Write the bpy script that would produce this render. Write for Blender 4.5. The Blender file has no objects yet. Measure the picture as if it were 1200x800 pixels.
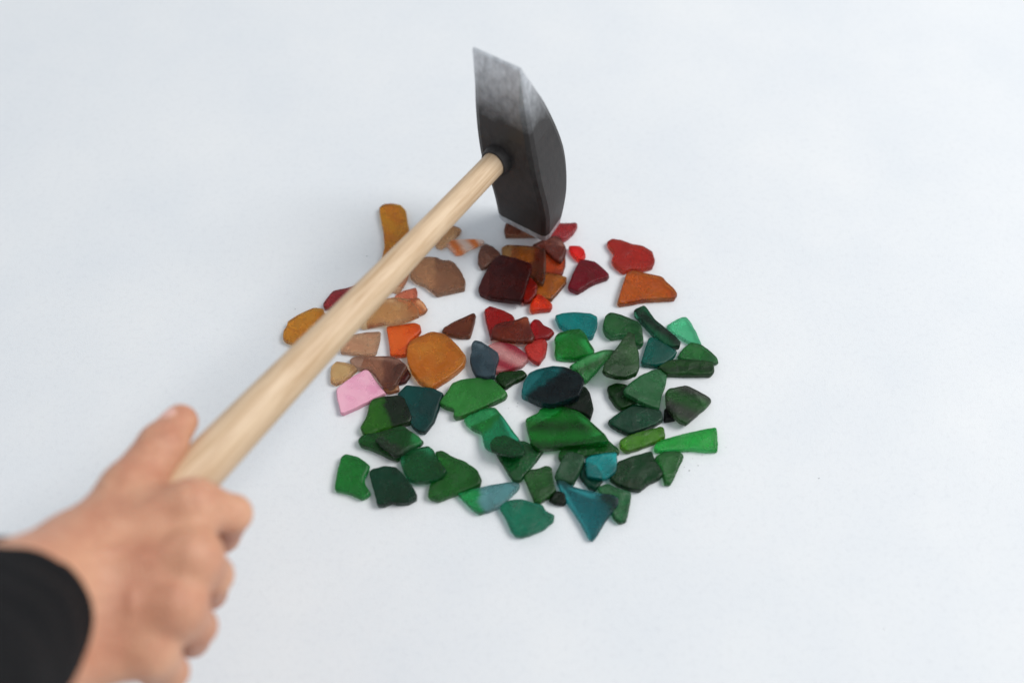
import bpy, bmesh, math, random
import numpy as np
from mathutils import Vector, noise, Matrix

random.seed(7)
sc = bpy.context.scene
COL = sc.collection

# ------------------------------------------------------------------ camera
PITCH = math.radians(58.0)          # below the horizontal
DIST = 0.70                         # lens to the middle of the pile
LENS = 35.0
AIM = Vector((0, 0, 0))
FWD = Vector((0, math.cos(PITCH), -math.sin(PITCH)))
RIGHT = Vector((1, 0, 0))
UP = RIGHT.cross(FWD)
CAM = AIM - FWD * DIST
FPX = 1200 * LENS / 36.0

cam_d = bpy.data.cameras.new('camera')
cam = bpy.data.objects.new('camera', cam_d)
COL.objects.link(cam)
cam_d.lens = LENS
cam_d.sensor_width = 36
cam_d.clip_start = 0.01
cam_d.clip_end = 50
cam.location = CAM
cam.rotation_euler = (math.pi / 2 - PITCH, 0, 0)
cam_d.dof.use_dof = True
cam_d.dof.focus_distance = 0.685
cam_d.dof.aperture_fstop = 2.4
sc.camera = cam


def ray(px, py):
    return (FWD + RIGHT * ((px - 600) / FPX) - UP * ((py - 400) / FPX))


def at(px, py, z=0.0):
    d = ray(px, py)
    return CAM + d * ((z - CAM.z) / d.z)


def on_plane(px, py, a, b, c):      # z = a + b x + c y
    d = ray(px, py)
    t = (a + b * CAM.x + c * CAM.y - CAM.z) / (d.z - b * d.x - c * d.y)
    return CAM + d * t


# ------------------------------------------------------------------ helpers
def lin(v):
    v = v / 255.0
    return v / 12.92 if v <= 0.04045 else ((v + 0.055) / 1.055) ** 2.4


def rgb(t):
    return (lin(t[0]), lin(t[1]), lin(t[2]), 1)


def tag(o, label=None, cat=None, group=None, kind=None):
    if label: o['label'] = label
    if cat: o['category'] = cat
    if group: o['group'] = group
    if kind: o['kind'] = kind


def link(name, bm_or_me, mat, parent=None, smooth=True):
    if isinstance(bm_or_me, bmesh.types.BMesh):
        me = bpy.data.meshes.new(name)
        bm_or_me.to_mesh(me)
        bm_or_me.free()
    else:
        me = bm_or_me
    if smooth:
        me.polygons.foreach_set('use_smooth', [True] * len(me.polygons))
    o = bpy.data.objects.new(name, me)
    COL.objects.link(o)
    if mat: me.materials.append(mat)
    if parent: o.parent = parent
    return o


def new_mat(name):
    m = bpy.data.materials.new(name)
    m.use_nodes = True
    nt = m.node_tree
    return m, nt, nt.nodes['Principled BSDF'], nt.nodes['Material Output']


def node(nt, typ, **kw):
    n = nt.nodes.new(typ)
    for k, v in kw.items():
        if k in ('operation', 'blend_type', 'data_type', 'wave_type', 'interpolation_type', 'feature'):
            setattr(n, k, v)
        else:
            n.inputs[k].default_value = v
    return n


# ------------------------------------------------------------------ table
def mat_table():
    m, nt, b, out = new_mat('white_surface')
    tc = node(nt, 'ShaderNodeTexCoord')
    n1 = node(nt, 'ShaderNodeTexNoise', Scale=9.0, Detail=5.0, Roughness=0.6)
    n2 = node(nt, 'ShaderNodeTexNoise', Scale=260.0, Detail=4.0, Roughness=0.7)
    nt.links.new(tc.outputs['Object'], n1.inputs['Vector'])
    nt.links.new(tc.outputs['Object'], n2.inputs['Vector'])
    r = node(nt, 'ShaderNodeValToRGB')
    r.color_ramp.elements[0].position = 0.3
    r.color_ramp.elements[0].color = (0.735, 0.757, 0.785, 1)
    r.color_ramp.elements[1].position = 0.7
    r.color_ramp.elements[1].color = (0.79, 0.80, 0.812, 1)
    nt.links.new(n1.outputs['Fac'], r.inputs['Fac'])
    mx = node(nt, 'ShaderNodeMix', data_type='RGBA', blend_type='MULTIPLY')
    mx.inputs[0].default_value = 1.0
    r2 = node(nt, 'ShaderNodeValToRGB')
    r2.color_ramp.elements[0].position = 0.28
    r2.color_ramp.elements[0].color = (0.95, 0.95, 0.955, 1)
    r2.color_ramp.elements[1].position = 0.5
    r2.color_ramp.elements[1].color = (1, 1, 1, 1)
    nt.links.new(n2.outputs['Fac'], r2.inputs['Fac'])
    nt.links.new(r.outputs['Color'], mx.inputs[6])
    nt.links.new(r2.outputs['Color'], mx.inputs[7])
    nt.links.new(mx.outputs[2], b.inputs['Base Color'])
    b.inputs['Roughness'].default_value = 0.7
    b.inputs['Specular IOR Level'].default_value = 0.25
    n3 = node(nt, 'ShaderNodeTexNoise', Scale=900.0, Detail=3.0)
    nt.links.new(tc.outputs['Object'], n3.inputs['Vector'])
    add = node(nt, 'ShaderNodeMath', operation='ADD')
    nt.links.new(n3.outputs['Fac'], add.inputs[0])
    nt.links.new(n1.outputs['Fac'], add.inputs[1])
    bp = node(nt, 'ShaderNodeBump', Strength=0.25, Distance=0.0006)
    nt.links.new(add.outputs[0], bp.inputs['Height'])
    nt.links.new(bp.outputs['Normal'], b.inputs['Normal'])
    return m


bm = bmesh.new()
bmesh.ops.create_grid(bm, x_segments=60, y_segments=60, size=1.6)
for v in bm.verts:
    v.co.y += 0.2
table = link('table_surface', bm, mat_table())
tag(table, kind='structure')


# ------------------------------------------------------------------ glass
def deep(t, k=1.0):      # pigment without the white sheen a photograph adds
    return tuple(max(lin(v) * 1.33 - 0.016, 0.0008) * k for v in t) + (1,)


def mat_glass(c1, c2, pat, par, trans, rough=0.27, k=1.0):
    m, nt, b, out = new_mat('tumbled_glass')
    tc = node(nt, 'ShaderNodeTexCoord')
    obj = tc.outputs['Object']
    seed = abs(math.sin(c1[0] * 1.7 + c1[1] * 2.3 + c1[2] * .9)) * 20
    mp = node(nt, 'ShaderNodeMapping')
    mp.inputs['Location'].default_value = (seed, seed * .7, 0)
    nt.links.new(obj, mp.inputs['Vector'])
    n1 = node(nt, 'ShaderNodeTexNoise', Scale=75.0, Detail=3.0, Roughness=0.55, Distortion=0.4)
    nt.links.new(mp.outputs[0], n1.inputs['Vector'])
    fac = None
    if pat == 'n':
        r = node(nt, 'ShaderNodeMapRange')
        r.inputs['From Min'].default_value = 0.36
        r.inputs['From Max'].default_value = 0.66
        nt.links.new(n1.outputs['Fac'], r.inputs['Value'])
        fac = r.outputs[0]
    else:
        ang = math.radians(par[0])
        d = node(nt, 'ShaderNodeVectorMath', operation='DOT_PRODUCT')
        d.inputs[1].default_value = (math.cos(ang), math.sin(ang), 0)
        nt.links.new(obj, d.inputs[0])
        ma = node(nt, 'ShaderNodeMath', operation='MULTIPLY_ADD')
        nt.links.new(n1.outputs['Fac'], ma.inputs[0])
        if pat == 's':
            ma.inputs[1].default_value = 0.006
            nt.links.new(d.outputs['Value'], ma.inputs[2])
            mu = node(nt, 'ShaderNodeMath', operation='MULTIPLY')
            mu.inputs[1].default_value = 2 * math.pi / par[1]
            nt.links.new(ma.outputs[0], mu.inputs[0])
            si = node(nt, 'ShaderNodeMath', operation='SINE')
            nt.links.new(mu.outputs[0], si.inputs[0])
            r = node(nt, 'ShaderNodeMapRange')
            r.inputs['From Min'].default_value = -0.9
            r.inputs['From Max'].default_value = 0.9
            nt.links.new(si.outputs[0], r.inputs['Value'])
        else:
            ma.inputs[1].default_value = 0.018
            nt.links.new(d.outputs['Value'], ma.inputs[2])
            r = node(nt, 'ShaderNodeMapRange')
            r.inputs['From Min'].default_value = par[1] + 0.009 - 0.0016
            r.inputs['From Max'].default_value = par[1] + 0.009 + 0.0016
            nt.links.new(ma.outputs[0], r.inputs['Value'])
        fac = r.outputs[0]
    mx = node(nt, 'ShaderNodeMix', data_type='RGBA')
    nt.links.new(fac, mx.inputs[0])
    mx.inputs[6].default_value = deep(c1, k)
    mx.inputs[7].default_value = deep(c2, k)
    # pale scuffs of frosted wear
    n2 = node(nt, 'ShaderNodeTexNoise', Scale=420.0, Detail=6.0, Roughness=0.75)
    nt.links.new(mp.outputs[0], n2.inputs['Vector'])
    r2 = node(nt, 'ShaderNodeMapRange')
    r2.inputs['From Min'].default_value = 0.60
    r2.inputs['From Max'].default_value = 0.80
    r2.inputs['To Max'].default_value = 0.30
    nt.links.new(n2.outputs['Fac'], r2.inputs['Value'])
    m2 = node(nt, 'ShaderNodeMix', data_type='RGBA')
    nt.links.new(r2.outputs[0], m2.inputs[0])
    nt.links.new(mx.outputs[2], m2.inputs[6])
    m2.inputs[7].default_value = rgb(tuple(min(255, int(v * 0.75 + 62)) for v in c1))
    # clear body: light crosses the glass twice, down to the table and back
    g1 = node(nt, 'ShaderNodeVectorMath', operation='MULTIPLY')
    g1.inputs[1].default_value = (1.55, 1.55, 1.55)
    nt.links.new(m2.outputs[2], g1.inputs[0])
    sq = node(nt, 'ShaderNodeSeparateXYZ'); cb = node(nt, 'ShaderNodeCombineXYZ')
    nt.links.new(g1.outputs[0], sq.inputs[0])
    for ch in 'XYZ':
        pw = node(nt, 'ShaderNodeMath', operation='POWER'); pw.inputs[1].default_value = 0.5
        mn = node(nt, 'ShaderNodeMath', operation='MINIMUM'); mn.inputs[1].default_value = 0.97
        nt.links.new(sq.outputs[ch], pw.inputs[0]); nt.links.new(pw.outputs[0], mn.inputs[0])
        nt.links.new(mn.outputs[0], cb.inputs[ch])
    nt.links.new(cb.outputs[0], b.inputs['Base Color'])
    b.inputs['Transmission Weight'].default_value = 1.0
    df = node(nt, 'ShaderNodeBsdfDiffuse')
    nt.links.new(m2.outputs[2], df.inputs['Color'])
    ms = node(nt, 'ShaderNodeMixShader')
    ms.inputs[0].default_value = min(.9, trans * 2.5)
    nt.links.new(df.outputs[0], ms.inputs[1]); nt.links.new(b.outputs[0], ms.inputs[2])
    nt.links.new(ms.outputs[0], out.inputs['Surface'])
    b.inputs['IOR'].default_value = 1.45
    b.inputs['Specular IOR Level'].default_value = 0.36
    rr = node(nt, 'ShaderNodeMapRange')
    rr.inputs['From Min'].default_value = 0.3
    rr.inputs['From Max'].default_value = 0.7
    rr.inputs['To Min'].default_value = rough - 0.13
    rr.inputs['To Max'].default_value = rough + 0.12
    nt.links.new(n1.outputs['Fac'], rr.inputs['Value'])
    nt.links.new(rr.outputs[0], b.inputs['Roughness'])
    ad = node(nt, 'ShaderNodeMath', operation='MULTIPLY_ADD')
    ad.inputs[1].default_value = 0.45
    nt.links.new(n2.outputs['Fac'], ad.inputs[0])
    nt.links.new(n1.outputs['Fac'], ad.inputs[2])
    vo = node(nt, 'ShaderNodeTexVoronoi', Scale=95.0)
    nt.links.new(mp.outputs[0], vo.inputs['Vector'])
    a3 = node(nt, 'ShaderNodeMath', operation='MULTIPLY_ADD'); a3.inputs[1].default_value = 0.7
    nt.links.new(vo.outputs['Distance'], a3.inputs[0]); nt.links.new(ad.outputs[0], a3.inputs[2])
    bp = node(nt, 'ShaderNodeBump', Strength=0.7, Distance=0.0012)
    nt.links.new(a3.outputs[0], bp.inputs['Height'])
    nt.links.new(bp.outputs['Normal'], b.inputs['Normal'])
    return m


ZO = {1: (320, 220, 5), 2: (540, 220, 40 / 9.), 3: (320, 340, 5), 4: (500, 340, 5),
      5: (640, 340, 5), 6: (370, 440, 5), 7: (500, 480, 5), 8: (630, 480, 5)}
W = 'warm coloured glass shards'
G = 'green and blue glass shards'
#  frame, outline, thickness mm, colour 1, colour 2, pattern, params, transmission, label, group
S = []


def shard(z, pts, th, c1, c2, pat, par, tr, label, group):
    ox, oy, k = ZO[z]
    S.append(([(ox + x / k, oy + y / k) for x, y in pts], th / 900., c1, c2, pat, par, tr, label, group))


# ---- warm half (each list runs from the lowest shard up)
shard(1, [(620,115),(650,92),(700,88),(745,95),(778,130),(788,200),(805,270),(838,365),(825,395),(770,425),(700,445),(636,440),(640,390),(652,340),(645,250),(628,170)], 4, (206,130,30),(190,104,20),'n',0,.35,
      'tall narrow amber shard standing highest at the upper left of the pile', W)
shard(1, [(640,440),(690,400),(715,385),(770,400),(790,440),(795,500),(770,560),(735,615),(700,605),(655,595),(605,545),(605,510),(630,480)], 3.5, (222,132,84),(208,120,74),'n',0,.35,
      'peach orange shard overlapping the foot of the tall amber shard', W)
shard(1, [(905,225),(940,207),(1000,208),(1070,222),(1105,240),(1090,265),(1035,315),(985,350),(955,340),(930,295),(908,245)], 3.5, (212,144,92),(196,126,76),'n',0,.4,
      'small peach triangular shard just left of the hammer head, beside the swirled one', W)
shard(1, [(1010,330),(1050,305),(1100,298),(1190,296),(1238,305),(1235,320),(1165,350),(1100,385),(1070,388),(1040,358)], 3, (236,128,62),(244,214,196),'s',(35,.013),.25,
      'small orange and white swirled shard left of the hammer head', W)
shard(1, [(800,465),(820,430),(860,405),(910,400),(960,405),(990,422),(1030,420),(1065,435),(1105,490),(1127,545),(1122,590),(1050,605),(960,625),(935,605),(890,570),(830,545),(805,520)], 4, (168,120,84),(136,92,66),'h',(0,-.002),.35,
      'brown fan-shaped shard lying under the upper part of the wooden handle', W)
shard(1, [(290,680),(310,650),(350,600),(430,585),(505,562),(600,560),(640,575),(655,610),(650,650),(600,665),(540,690),(380,705),(300,700)], 4, (168,84,76),(142,42,46),'h',(180,.007),.35,
      'long dark red shard with a pointed left end, left of the handle', W)
shard(1, [(395,660),(440,620),(540,600),(545,625),(510,690),(470,750),(440,780),(410,750),(392,700)], 3.5, (168,110,86),(150,94,72),'n',0,.35,
      'dull brown wedge shard lying on the long dark red one', W)
shard(1, [(710,630),(760,600),(835,580),(845,600),(842,660),(780,680),(730,665)], 3.5, (212,112,82),(200,98,70),'n',0,.35,
      'small brick red shard poking out above the long tan shard', W)
shard(3, [(790,45),(850,42),(885,70),(905,108),(890,125),(845,145),(790,120)], 3.5, (186,108,58),(170,92,48),'n',0,.35,
      'small brown shard sticking out from the right end of the long tan shard', W)
shard(3, [(483,160),(520,95),(640,50),(720,38),(800,52),(850,105),(855,145),(760,180),(700,197),(650,190),(580,205),(520,218),(498,192)], 4, (214,150,96),(204,132,76),'n',0,.35,
      'long tan shard lying crosswise beneath the wooden handle', W)
shard(3, [(55,265),(60,235),(80,210),(85,180),(130,150),(200,115),(235,100),(290,103),(300,130),(330,155),(375,175),(390,205),(410,250),(370,290),(300,320),(240,360),(200,355),(150,325),(90,300),(60,285)], 4.5, (206,132,44),(196,112,26),'n',0,.35,
      'broad amber shard with chipped dark rim, leftmost of the whole pile', W)
shard(3, [(390,330),(410,290),(440,262),(540,245),(630,238),(625,290),(605,360),(590,378),(480,372),(395,360)], 3.5, (196,148,114),(182,132,100),'n',0,.35,
      'pale tan parallelogram shard left of the bright orange square one', W)
shard(3, [(662,210),(740,200),(830,188),(862,200),(868,235),(840,265),(800,290),(785,330),(780,378),(730,380),(685,375),(678,300),(668,245)], 4, (240,102,40),(228,82,30),'n',0,.3,
      'bright orange squarish shard against the left of the big round amber shard', W)
shard(3, [(988,235),(1000,215),(1050,185),(1130,150),(1175,128),(1188,140),(1180,185),(1170,225),(1155,270),(1090,270),(1020,255)], 4, (104,54,36),(82,36,24),'n',0,.3,
      'dark chocolate triangular shard above right of the big round amber shard', W)
shard(3, [(785,340),(800,300),(850,270),(930,238),(1000,250),(1050,285),(1100,340),(1130,385),(1120,430),(1080,470),(1010,520),(935,565),(900,555),(850,525),(810,470),(785,410)], 6, (196,124,48),(176,96,28),'n',0,.3,
      'big thick rounded amber shard, largest of the warm coloured ones', W)
shard(3, [(640,540),(730,535),(740,585),(680,602),(648,592)], 3, (214,150,104),(200,130,90),'n',0,.35,
      'sliver of tan orange shard peeking out between pink, brown and teal shards', W)
shard(3, [(745,430),(785,450),(808,490),(780,535),(735,545),(695,530),(710,450)], 3.5, (92,46,44),(78,36,36),'n',0,.3,
      'dark maroon shard mostly hidden at the left of the big round amber shard', W)
shard(3, [(445,405),(475,385),(560,383),(680,383),(735,395),(775,430),(785,445),(750,500),(715,555),(690,570),(640,555),(610,510),(570,460),(500,455),(460,430)], 4.5, (148,100,76),(108,66,52),'h',(0,.004),.3,
      'large brown angular shard directly above right of the pink shard', W)
shard(3, [(340,440),(370,412),(430,420),(480,440),(495,460),(450,500),(400,535),(365,550),(335,535),(335,480)], 3.5, (226,164,112),(214,148,96),'n',0,.35,
      'small pale peach shard above left of the pink shard', W)
shard(3, [(370,575),(400,545),(470,500),(540,462),(565,470),(600,525),(640,575),(662,600),(600,630),(540,660),(470,695),(410,720),(392,715),(385,670),(375,640),(370,610)], 4, (238,182,200),(226,158,184),'n',0,.15,
      'candy pink quadrilateral shard, the only pink one', W)
shard(2, [(230,190),(260,150),(330,150),(430,170),(445,235),(380,245),(300,248),(232,248),(226,220)], 4, (128,68,46),(110,54,38),'n',0,.3,
      'reddish brown shard directly under the bottom blade of the hammer head', W)
shard(2, [(445,190),(480,180),(560,180),(600,177),(610,190),(590,225),(550,260),(530,268),(500,245),(460,240),(450,215)], 5, (136,34,38),(168,50,50),'n',0,.3,
      'small crimson shard touching the right side of the hammer head', W)
shard(2, [(90,340),(105,300),(130,285),(170,305),(205,335),(200,355),(160,385),(130,412),(105,415),(88,385)], 4, (126,80,62),(108,64,50),'n',0,.3,
      'small grey brown shard at the upper left corner of the dark maroon square', W)
shard(2, [(380,300),(545,310),(545,400),(530,450),(430,440),(390,380)], 3, (206,84,40),(190,66,32),'n',0,.35,
      'orange red shard buried under brown ones right of the maroon square', W)
shard(2, [(400,440),(440,438),(500,445),(552,462),(550,490),(510,540),(470,585),(400,565),(380,510)], 3.5, (168,96,34),(146,76,24),'n',0,.35,
      'amber brown shard with straight lower edge, above the small scarlet orange one', W)
shard(2, [(210,310),(240,295),(330,298),(400,305),(440,320),(445,380),(440,470),(428,502),(400,490),(360,450),(330,410),(260,380),(215,340)], 4, (142,78,34),(92,50,36),'h',(-25,.004),.35,
      'L-shaped amber brown shard above the dark maroon square', W)
shard(2, [(370,295),(420,270),(490,248),(520,260),(550,310),(545,350),(520,385),(490,370),(460,340),(420,310)], 4, (112,60,50),(96,48,40),'n',0,.3,
      'dark rust shard right below the hammer head, topmost of its cluster', W)
shard(2, [(360,460),(400,500),(395,550),(360,590),(330,598),(310,570),(320,500)], 3.5, (158,42,34),(140,32,28),'n',0,.3,
      'red sliver of shard between the maroon square and the amber brown one', W)
shard(2, [(90,520),(120,450),(170,370),(205,345),(290,365),(365,390),(372,410),(350,480),(330,550),(315,585),(240,578),(150,565),(100,545)], 6, (72,34,32),(54,24,26),'n',0,.2,
      'large dark maroon square shard, darkest of the warm coloured ones', W)
shard(2, [(358,620),(365,595),(400,545),(440,570),(478,605),(470,628),(420,632),(370,640)], 5, (228,62,30),(216,46,24),'n',0,.3,
      'small scarlet orange triangular shard below the maroon square', W)
shard(2, [(560,298),(620,298),(645,320),(652,350),(635,372),(610,370),(575,335)], 4.5, (236,36,22),(224,28,18),'n',0,.3,
      'tiny bright red shard on its own right of the hammer head', W)
shard(2, [(558,505),(590,430),(620,375),(640,372),(700,382),(740,415),(775,450),(765,465),(700,485),(650,515),(610,540),(565,520)], 5, (118,26,38),(100,20,32),'n',0,.25,
      'burgundy triangular shard below the tiny bright red one', W)
shard(2, [(762,275),(790,260),(840,270),(890,290),(950,300),(1000,330),(1012,380),(1000,410),(940,425),(890,420),(850,437),(800,400),(785,370),(800,345),(795,330),(770,300)], 4.5, (168,44,34),(152,34,28),'n',0,.3,
      'brick red knobbly shard at the upper right end of the pile', W)
shard(2, [(822,570),(840,510),(865,440),(900,425),(960,440),(1050,460),(1075,490),(1110,520),(1130,550),(1115,572),(1050,575),(950,580),(880,595),(830,602),(818,590)], 5, (182,88,26),(164,72,18),'n',0,.3,
      'burnt orange trapezoid shard at the right, below the brick red one', W)
shard(4, [(337,110),(370,88),(440,110),(500,140),(518,165),(510,200),(440,235),(400,270),(375,280),(365,240),(345,170)], 4, (158,34,32),(138,26,28),'n',0,.3,
      'red pointed shard partly under a rust brown one in the middle of the pile', W)
shard(4, [(605,190),(630,165),(660,170),(690,205),(735,225),(748,245),(720,275),(680,283),(630,290),(600,240)], 4, (160,26,34),(142,18,28),'n',0,.3,
      'crimson notched shard right of the rust brown one in the middle', W)
shard(4, [(385,225),(400,200),(440,185),(530,170),(575,150),(595,155),(605,200),(635,270),(620,298),(540,300),(440,288),(375,270)], 4, (114,48,34),(92,34,26),'n',0,.3,
      'rust brown shard overlapping two red ones in the middle of the pile', W)
shard(4, [(355,320),(420,298),(490,310),(540,335),(590,375),(595,405),(560,440),(500,460),(430,475),(400,475),(390,420)], 4.5, (158,52,66),(206,146,144),'s',(60,.016),.25,
      'rose pink streaked shard right of the slate grey one', W)
shard(4, [(572,330),(600,305),(650,285),(695,280),(708,310),(700,370),(660,428),(630,415),(590,380)], 4.5, (188,62,56),(176,52,46),'n',0,.25,
      'small salmon red shard right of the rose pink streaked one', W)
# ---- green half
shard(4, [(400,510),(430,475),(500,470),(560,463),(590,490),(570,510),(520,535),(460,572),(430,550)], 4, (24,50,22),(34,66,26),'n',0,.25,
      'narrow blackish green shard below the rose pink streaked one', G)
shard(4, [(262,310),(280,288),(320,298),(370,330),(415,360),(425,390),(405,450),(400,500),(350,510),(290,500),(265,450),(252,400),(262,350)], 5, (68,84,92),(52,66,74),'n',0,.2,
      'slate grey blue upright shard right of the big round amber one', G)
shard(4, [(752,145),(800,130),(870,125),(960,130),(1000,150),(1002,200),(975,270),(940,275),(890,250),(820,230),(775,200)], 5, (20,126,122),(14,108,106),'n',0,.25,
      'bright teal shard at the top of the green half, rightwards of the red shards', G)
shard(4, [(750,270),(770,250),(850,225),(900,225),(930,250),(960,310),(985,345),(980,370),(870,400),(800,400),(760,395),(750,360),(755,310)], 5, (22,120,42),(16,104,32),'n',0,.3,
      'plain grass green rounded shard just below the bright teal one', G)
shard(4, [(835,440),(900,400),(960,370),(1040,345),(1105,348),(1095,375),(1030,430),(1000,470),(960,510),(930,540),(900,510),(870,470)], 4, (40,134,58),(16,72,30),'s',(120,.011),.3,
      'leaf-like green shard with dark streaks, left of the dark teardrop one', G)
shard(5, [(335,190),(345,150),(370,127),(400,128),(470,150),(540,180),(560,205),(575,300),(555,318),(525,315),(500,280),(470,265),(430,262),(385,272),(350,245),(335,215)], 6, (28,78,38),(40,96,48),'n',0,.3,
      'hook-shaped glossy bottle green shard touching the tip of the dark teardrop one', G)
shard(5, [(330,465),(345,420),(400,350),(450,280),(480,240),(520,250),(525,310),(545,360),(548,450),(530,485),(470,507),(410,503),(350,485)], 5, (40,68,38),(30,54,30),'n',0,.25,
      'dark olive green teardrop shaped shard with its point up', G)
shard(5, [(515,110),(575,85),(590,100),(640,170),(700,215),(750,255),(790,300),(785,325),(735,328),(690,310),(640,265),(580,200),(520,135)], 5, (12,84,54),(8,44,34),'s',(50,.014),.25,
      'long dark emerald strip shard slanting down at the upper right', G)
shard(5, [(705,205),(760,170),(800,152),(825,155),(850,185),(880,240),(915,320),(870,315),(810,285),(740,245)], 4, (82,184,136),(70,168,122),'n',0,.3,
      'pale mint green triangular shard at the upper right of the green half', G)
shard(5, [(655,445),(720,405),(800,400),(900,404),(980,415),(988,470),(970,490),(870,492),(780,490),(710,488),(680,470)], 5, (34,74,32),(24,54,24),'s',(90,.008),.25,
      'long flat dark moss green shard at the right edge, lower of two stacked', G)
shard(5, [(770,385),(800,340),(850,300),(910,315),(960,350),(1005,395),(1012,420),(985,428),(900,415),(800,405)], 4, (44,112,52),(30,86,40),'n',0,.3,
      'mid green wedge shard resting above the long flat moss green one', G)
shard(5, [(558,410),(575,360),(600,280),(620,270),(680,300),(770,355),(750,390),(700,430),(640,440),(565,430)], 4.5, (10,98,86),(6,82,72),'n',0,.25,
      'deep sea green four-sided shard below the long emerald strip', G)
shard(5, [(358,560),(410,540),(470,548),(530,600),(545,640),(500,670),(440,692),(410,670),(370,610)], 5, (20,50,22),(30,64,28),'n',0,.25,
      'very dark green shard half under the frosted fan-shaped green one', G)
shard(5, [(362,760),(400,730),(470,690),(520,662),(590,675),(675,700),(688,755),(640,785),(560,815),(485,838),(430,815),(380,785)], 5, (34,82,58),(24,60,44),'n',0,.25,
      'dusky blue green shard with a pale left tip, below the fan-shaped one', G)
shard(5, [(455,575),(490,540),(560,490),(640,458),(690,465),(710,490),(705,540),(675,620),(665,692),(620,680),(550,650),(490,615),(460,600)], 4.5, (52,108,66),(42,92,54),'n',0,.25,
      'frosted sage green fan-shaped shard lying on two darker ones', G)
shard(5, [(690,755),(695,690),(735,670),(770,730),(755,755),(700,765)], 3.5, (28,30,26),(22,24,20),'n',0,.2,
      'blackish shard tip under the striped grey green shard at right', G)
shard(5, [(700,590),(720,572),(820,553),(890,585),(960,625),(972,645),(940,680),(880,730),(825,778),(780,760),(730,710),(705,670)], 5, (54,58,50),(34,76,34),'s',(70,.02),.25,
      'dark grey green streaked shard at the right side of the pile', G)
shard(6, [(480,100),(530,52),(600,60),(680,68),(750,100),(735,140),(715,210),(690,270),(640,330),(600,325),(560,290),(530,200),(490,130)], 4.5, (2,76,72),(2,62,60),'n',0,.25,
      'deep petrol teal shard beneath the big round amber one', G)
shard(6, [(245,375),(270,345),(360,330),(500,290),(530,300),(560,330),(520,440),(480,490),(430,475),(340,430),(260,405)], 5, (22,68,28),(30,88,38),'n',0,.3,
      'dark green shard at the bottom of the stack of three below the pink one', G)
shard(6, [(345,375),(400,345),(510,305),(540,310),(600,350),(632,380),(615,400),(560,420),(500,460),(460,470),(430,445),(380,410)], 4.5, (26,88,38),(50,66,50),'h',(-110,.002),.3,
      'two-tone green and grey shard in the middle of the stack of three', G)
shard(6, [(310,170),(330,135),(400,118),(490,112),(520,130),(545,190),(565,240),(555,270),(480,290),(400,310),(320,345),(275,335),(258,300),(290,250),(305,210)], 5, (46,100,32),(24,42,20),'h',(20,.002),.3,
      'olive green shard with blackened right side, topmost of the stack below the pink one', G)
shard(6, [(108,650),(125,560),(150,470),(175,455),(240,470),(290,500),(315,520),(310,550),(285,590),(285,625),(322,685),(300,705),(270,718),(200,685),(115,668)], 4.5, (38,122,52),(28,106,42),'n',0,.3,
      'grass green notched shard at the far lower left corner of the pile', G)
shard(6, [(310,560),(330,540),(400,525),(470,532),(510,570),(560,635),(592,690),(590,715),(540,740),(480,745),(440,735),(400,755),(358,752),(345,690),(325,620)], 5.5, (22,66,48),(14,50,36),'n',0,.25,
      'dark spruce green squarish shard beside the notched grass green one', G)
shard(6, [(700,440),(740,435),(800,470),(880,500),(950,550),(972,600),(965,635),(900,660),(850,680),(780,705),(720,728),(670,715),(655,700),(670,630),(720,600),(715,500)], 5, (34,100,38),(26,82,30),'n',0,.3,
      'large leaf green shard in the lower left, lying under a rounder one', G)
shard(6, [(495,500),(500,470),(540,435),(660,405),(690,430),(715,475),(740,520),(770,550),(740,590),(660,615),(580,620),(540,600),(510,550)], 5, (26,88,48),(18,72,38),'n',0,.3,
      'rounded forest green shard overlapping the large leaf green one at lower left', G)
shard(7, [(405,250),(460,220),(560,175),(690,235),(650,290),(545,418),(505,412),(480,370),(430,290)], 4, (28,98,50),(18,78,38),'n',0,.3,
      'green triangular shard pointing down in the centre of the green half', G)
shard(7, [(215,50),(300,0),(400,-20),(450,40),(500,110),(545,170),(575,230),(560,262),(500,262),(440,255),(380,235),(340,210),(330,170),(320,130),(270,110),(235,80)], 4.5, (24,118,76),(30,106,44),'h',(150,.006),.35,
      'long emerald shard running down from beneath the light green top one', G)
shard(7, [(370,190),(400,155),(460,145),(520,170),(560,210),(578,240),(560,268),(510,272),(440,255),(380,235)], 4, (16,84,46),(12,72,38),'n',0,.3,
      'small oval dark green shard lying on the lower end of the long emerald one', G)
shard(6, [(722,155),(760,100),(800,40),(850,20),(920,12),(1000,5),(1040,20),(1090,65),(1125,100),(1110,125),(1000,175),(930,205),(860,235),(820,243),(805,225),(815,195),(760,180)], 5.5, (60,134,64),(46,116,50),'n',0,.25,
      'light frosted green shard topmost at the upper centre of the green half', G)
shard(4, [(780,680),(830,620),(900,560),(930,560),(960,600),(980,690),(960,750),(920,720),(860,700)], 5, (20,44,32),(14,34,26),'n',0,.2,
      'blackish green shard tucked behind the big petrol blue chunk', G)
shard(4, [(555,600),(565,540),(600,480),(640,460),(740,440),(810,445),(890,480),(925,520),(910,570),(895,610),(820,640),(740,665),(680,660),(610,625)], 8, (2,84,84),(8,34,36),'h',(-50,-.004),.25,
      'big thick petrol blue chunk with black patches in the centre of the pile', G)
shard(7, [(770,260),(790,230),(900,190),(1040,150),(1080,185),(1130,230),(1130,250),(1050,255),(920,270),(850,290),(780,290)], 4.5, (24,94,38),(18,78,30),'n',0,.3,
      'green shard underneath the largest striped green one', G)
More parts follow.
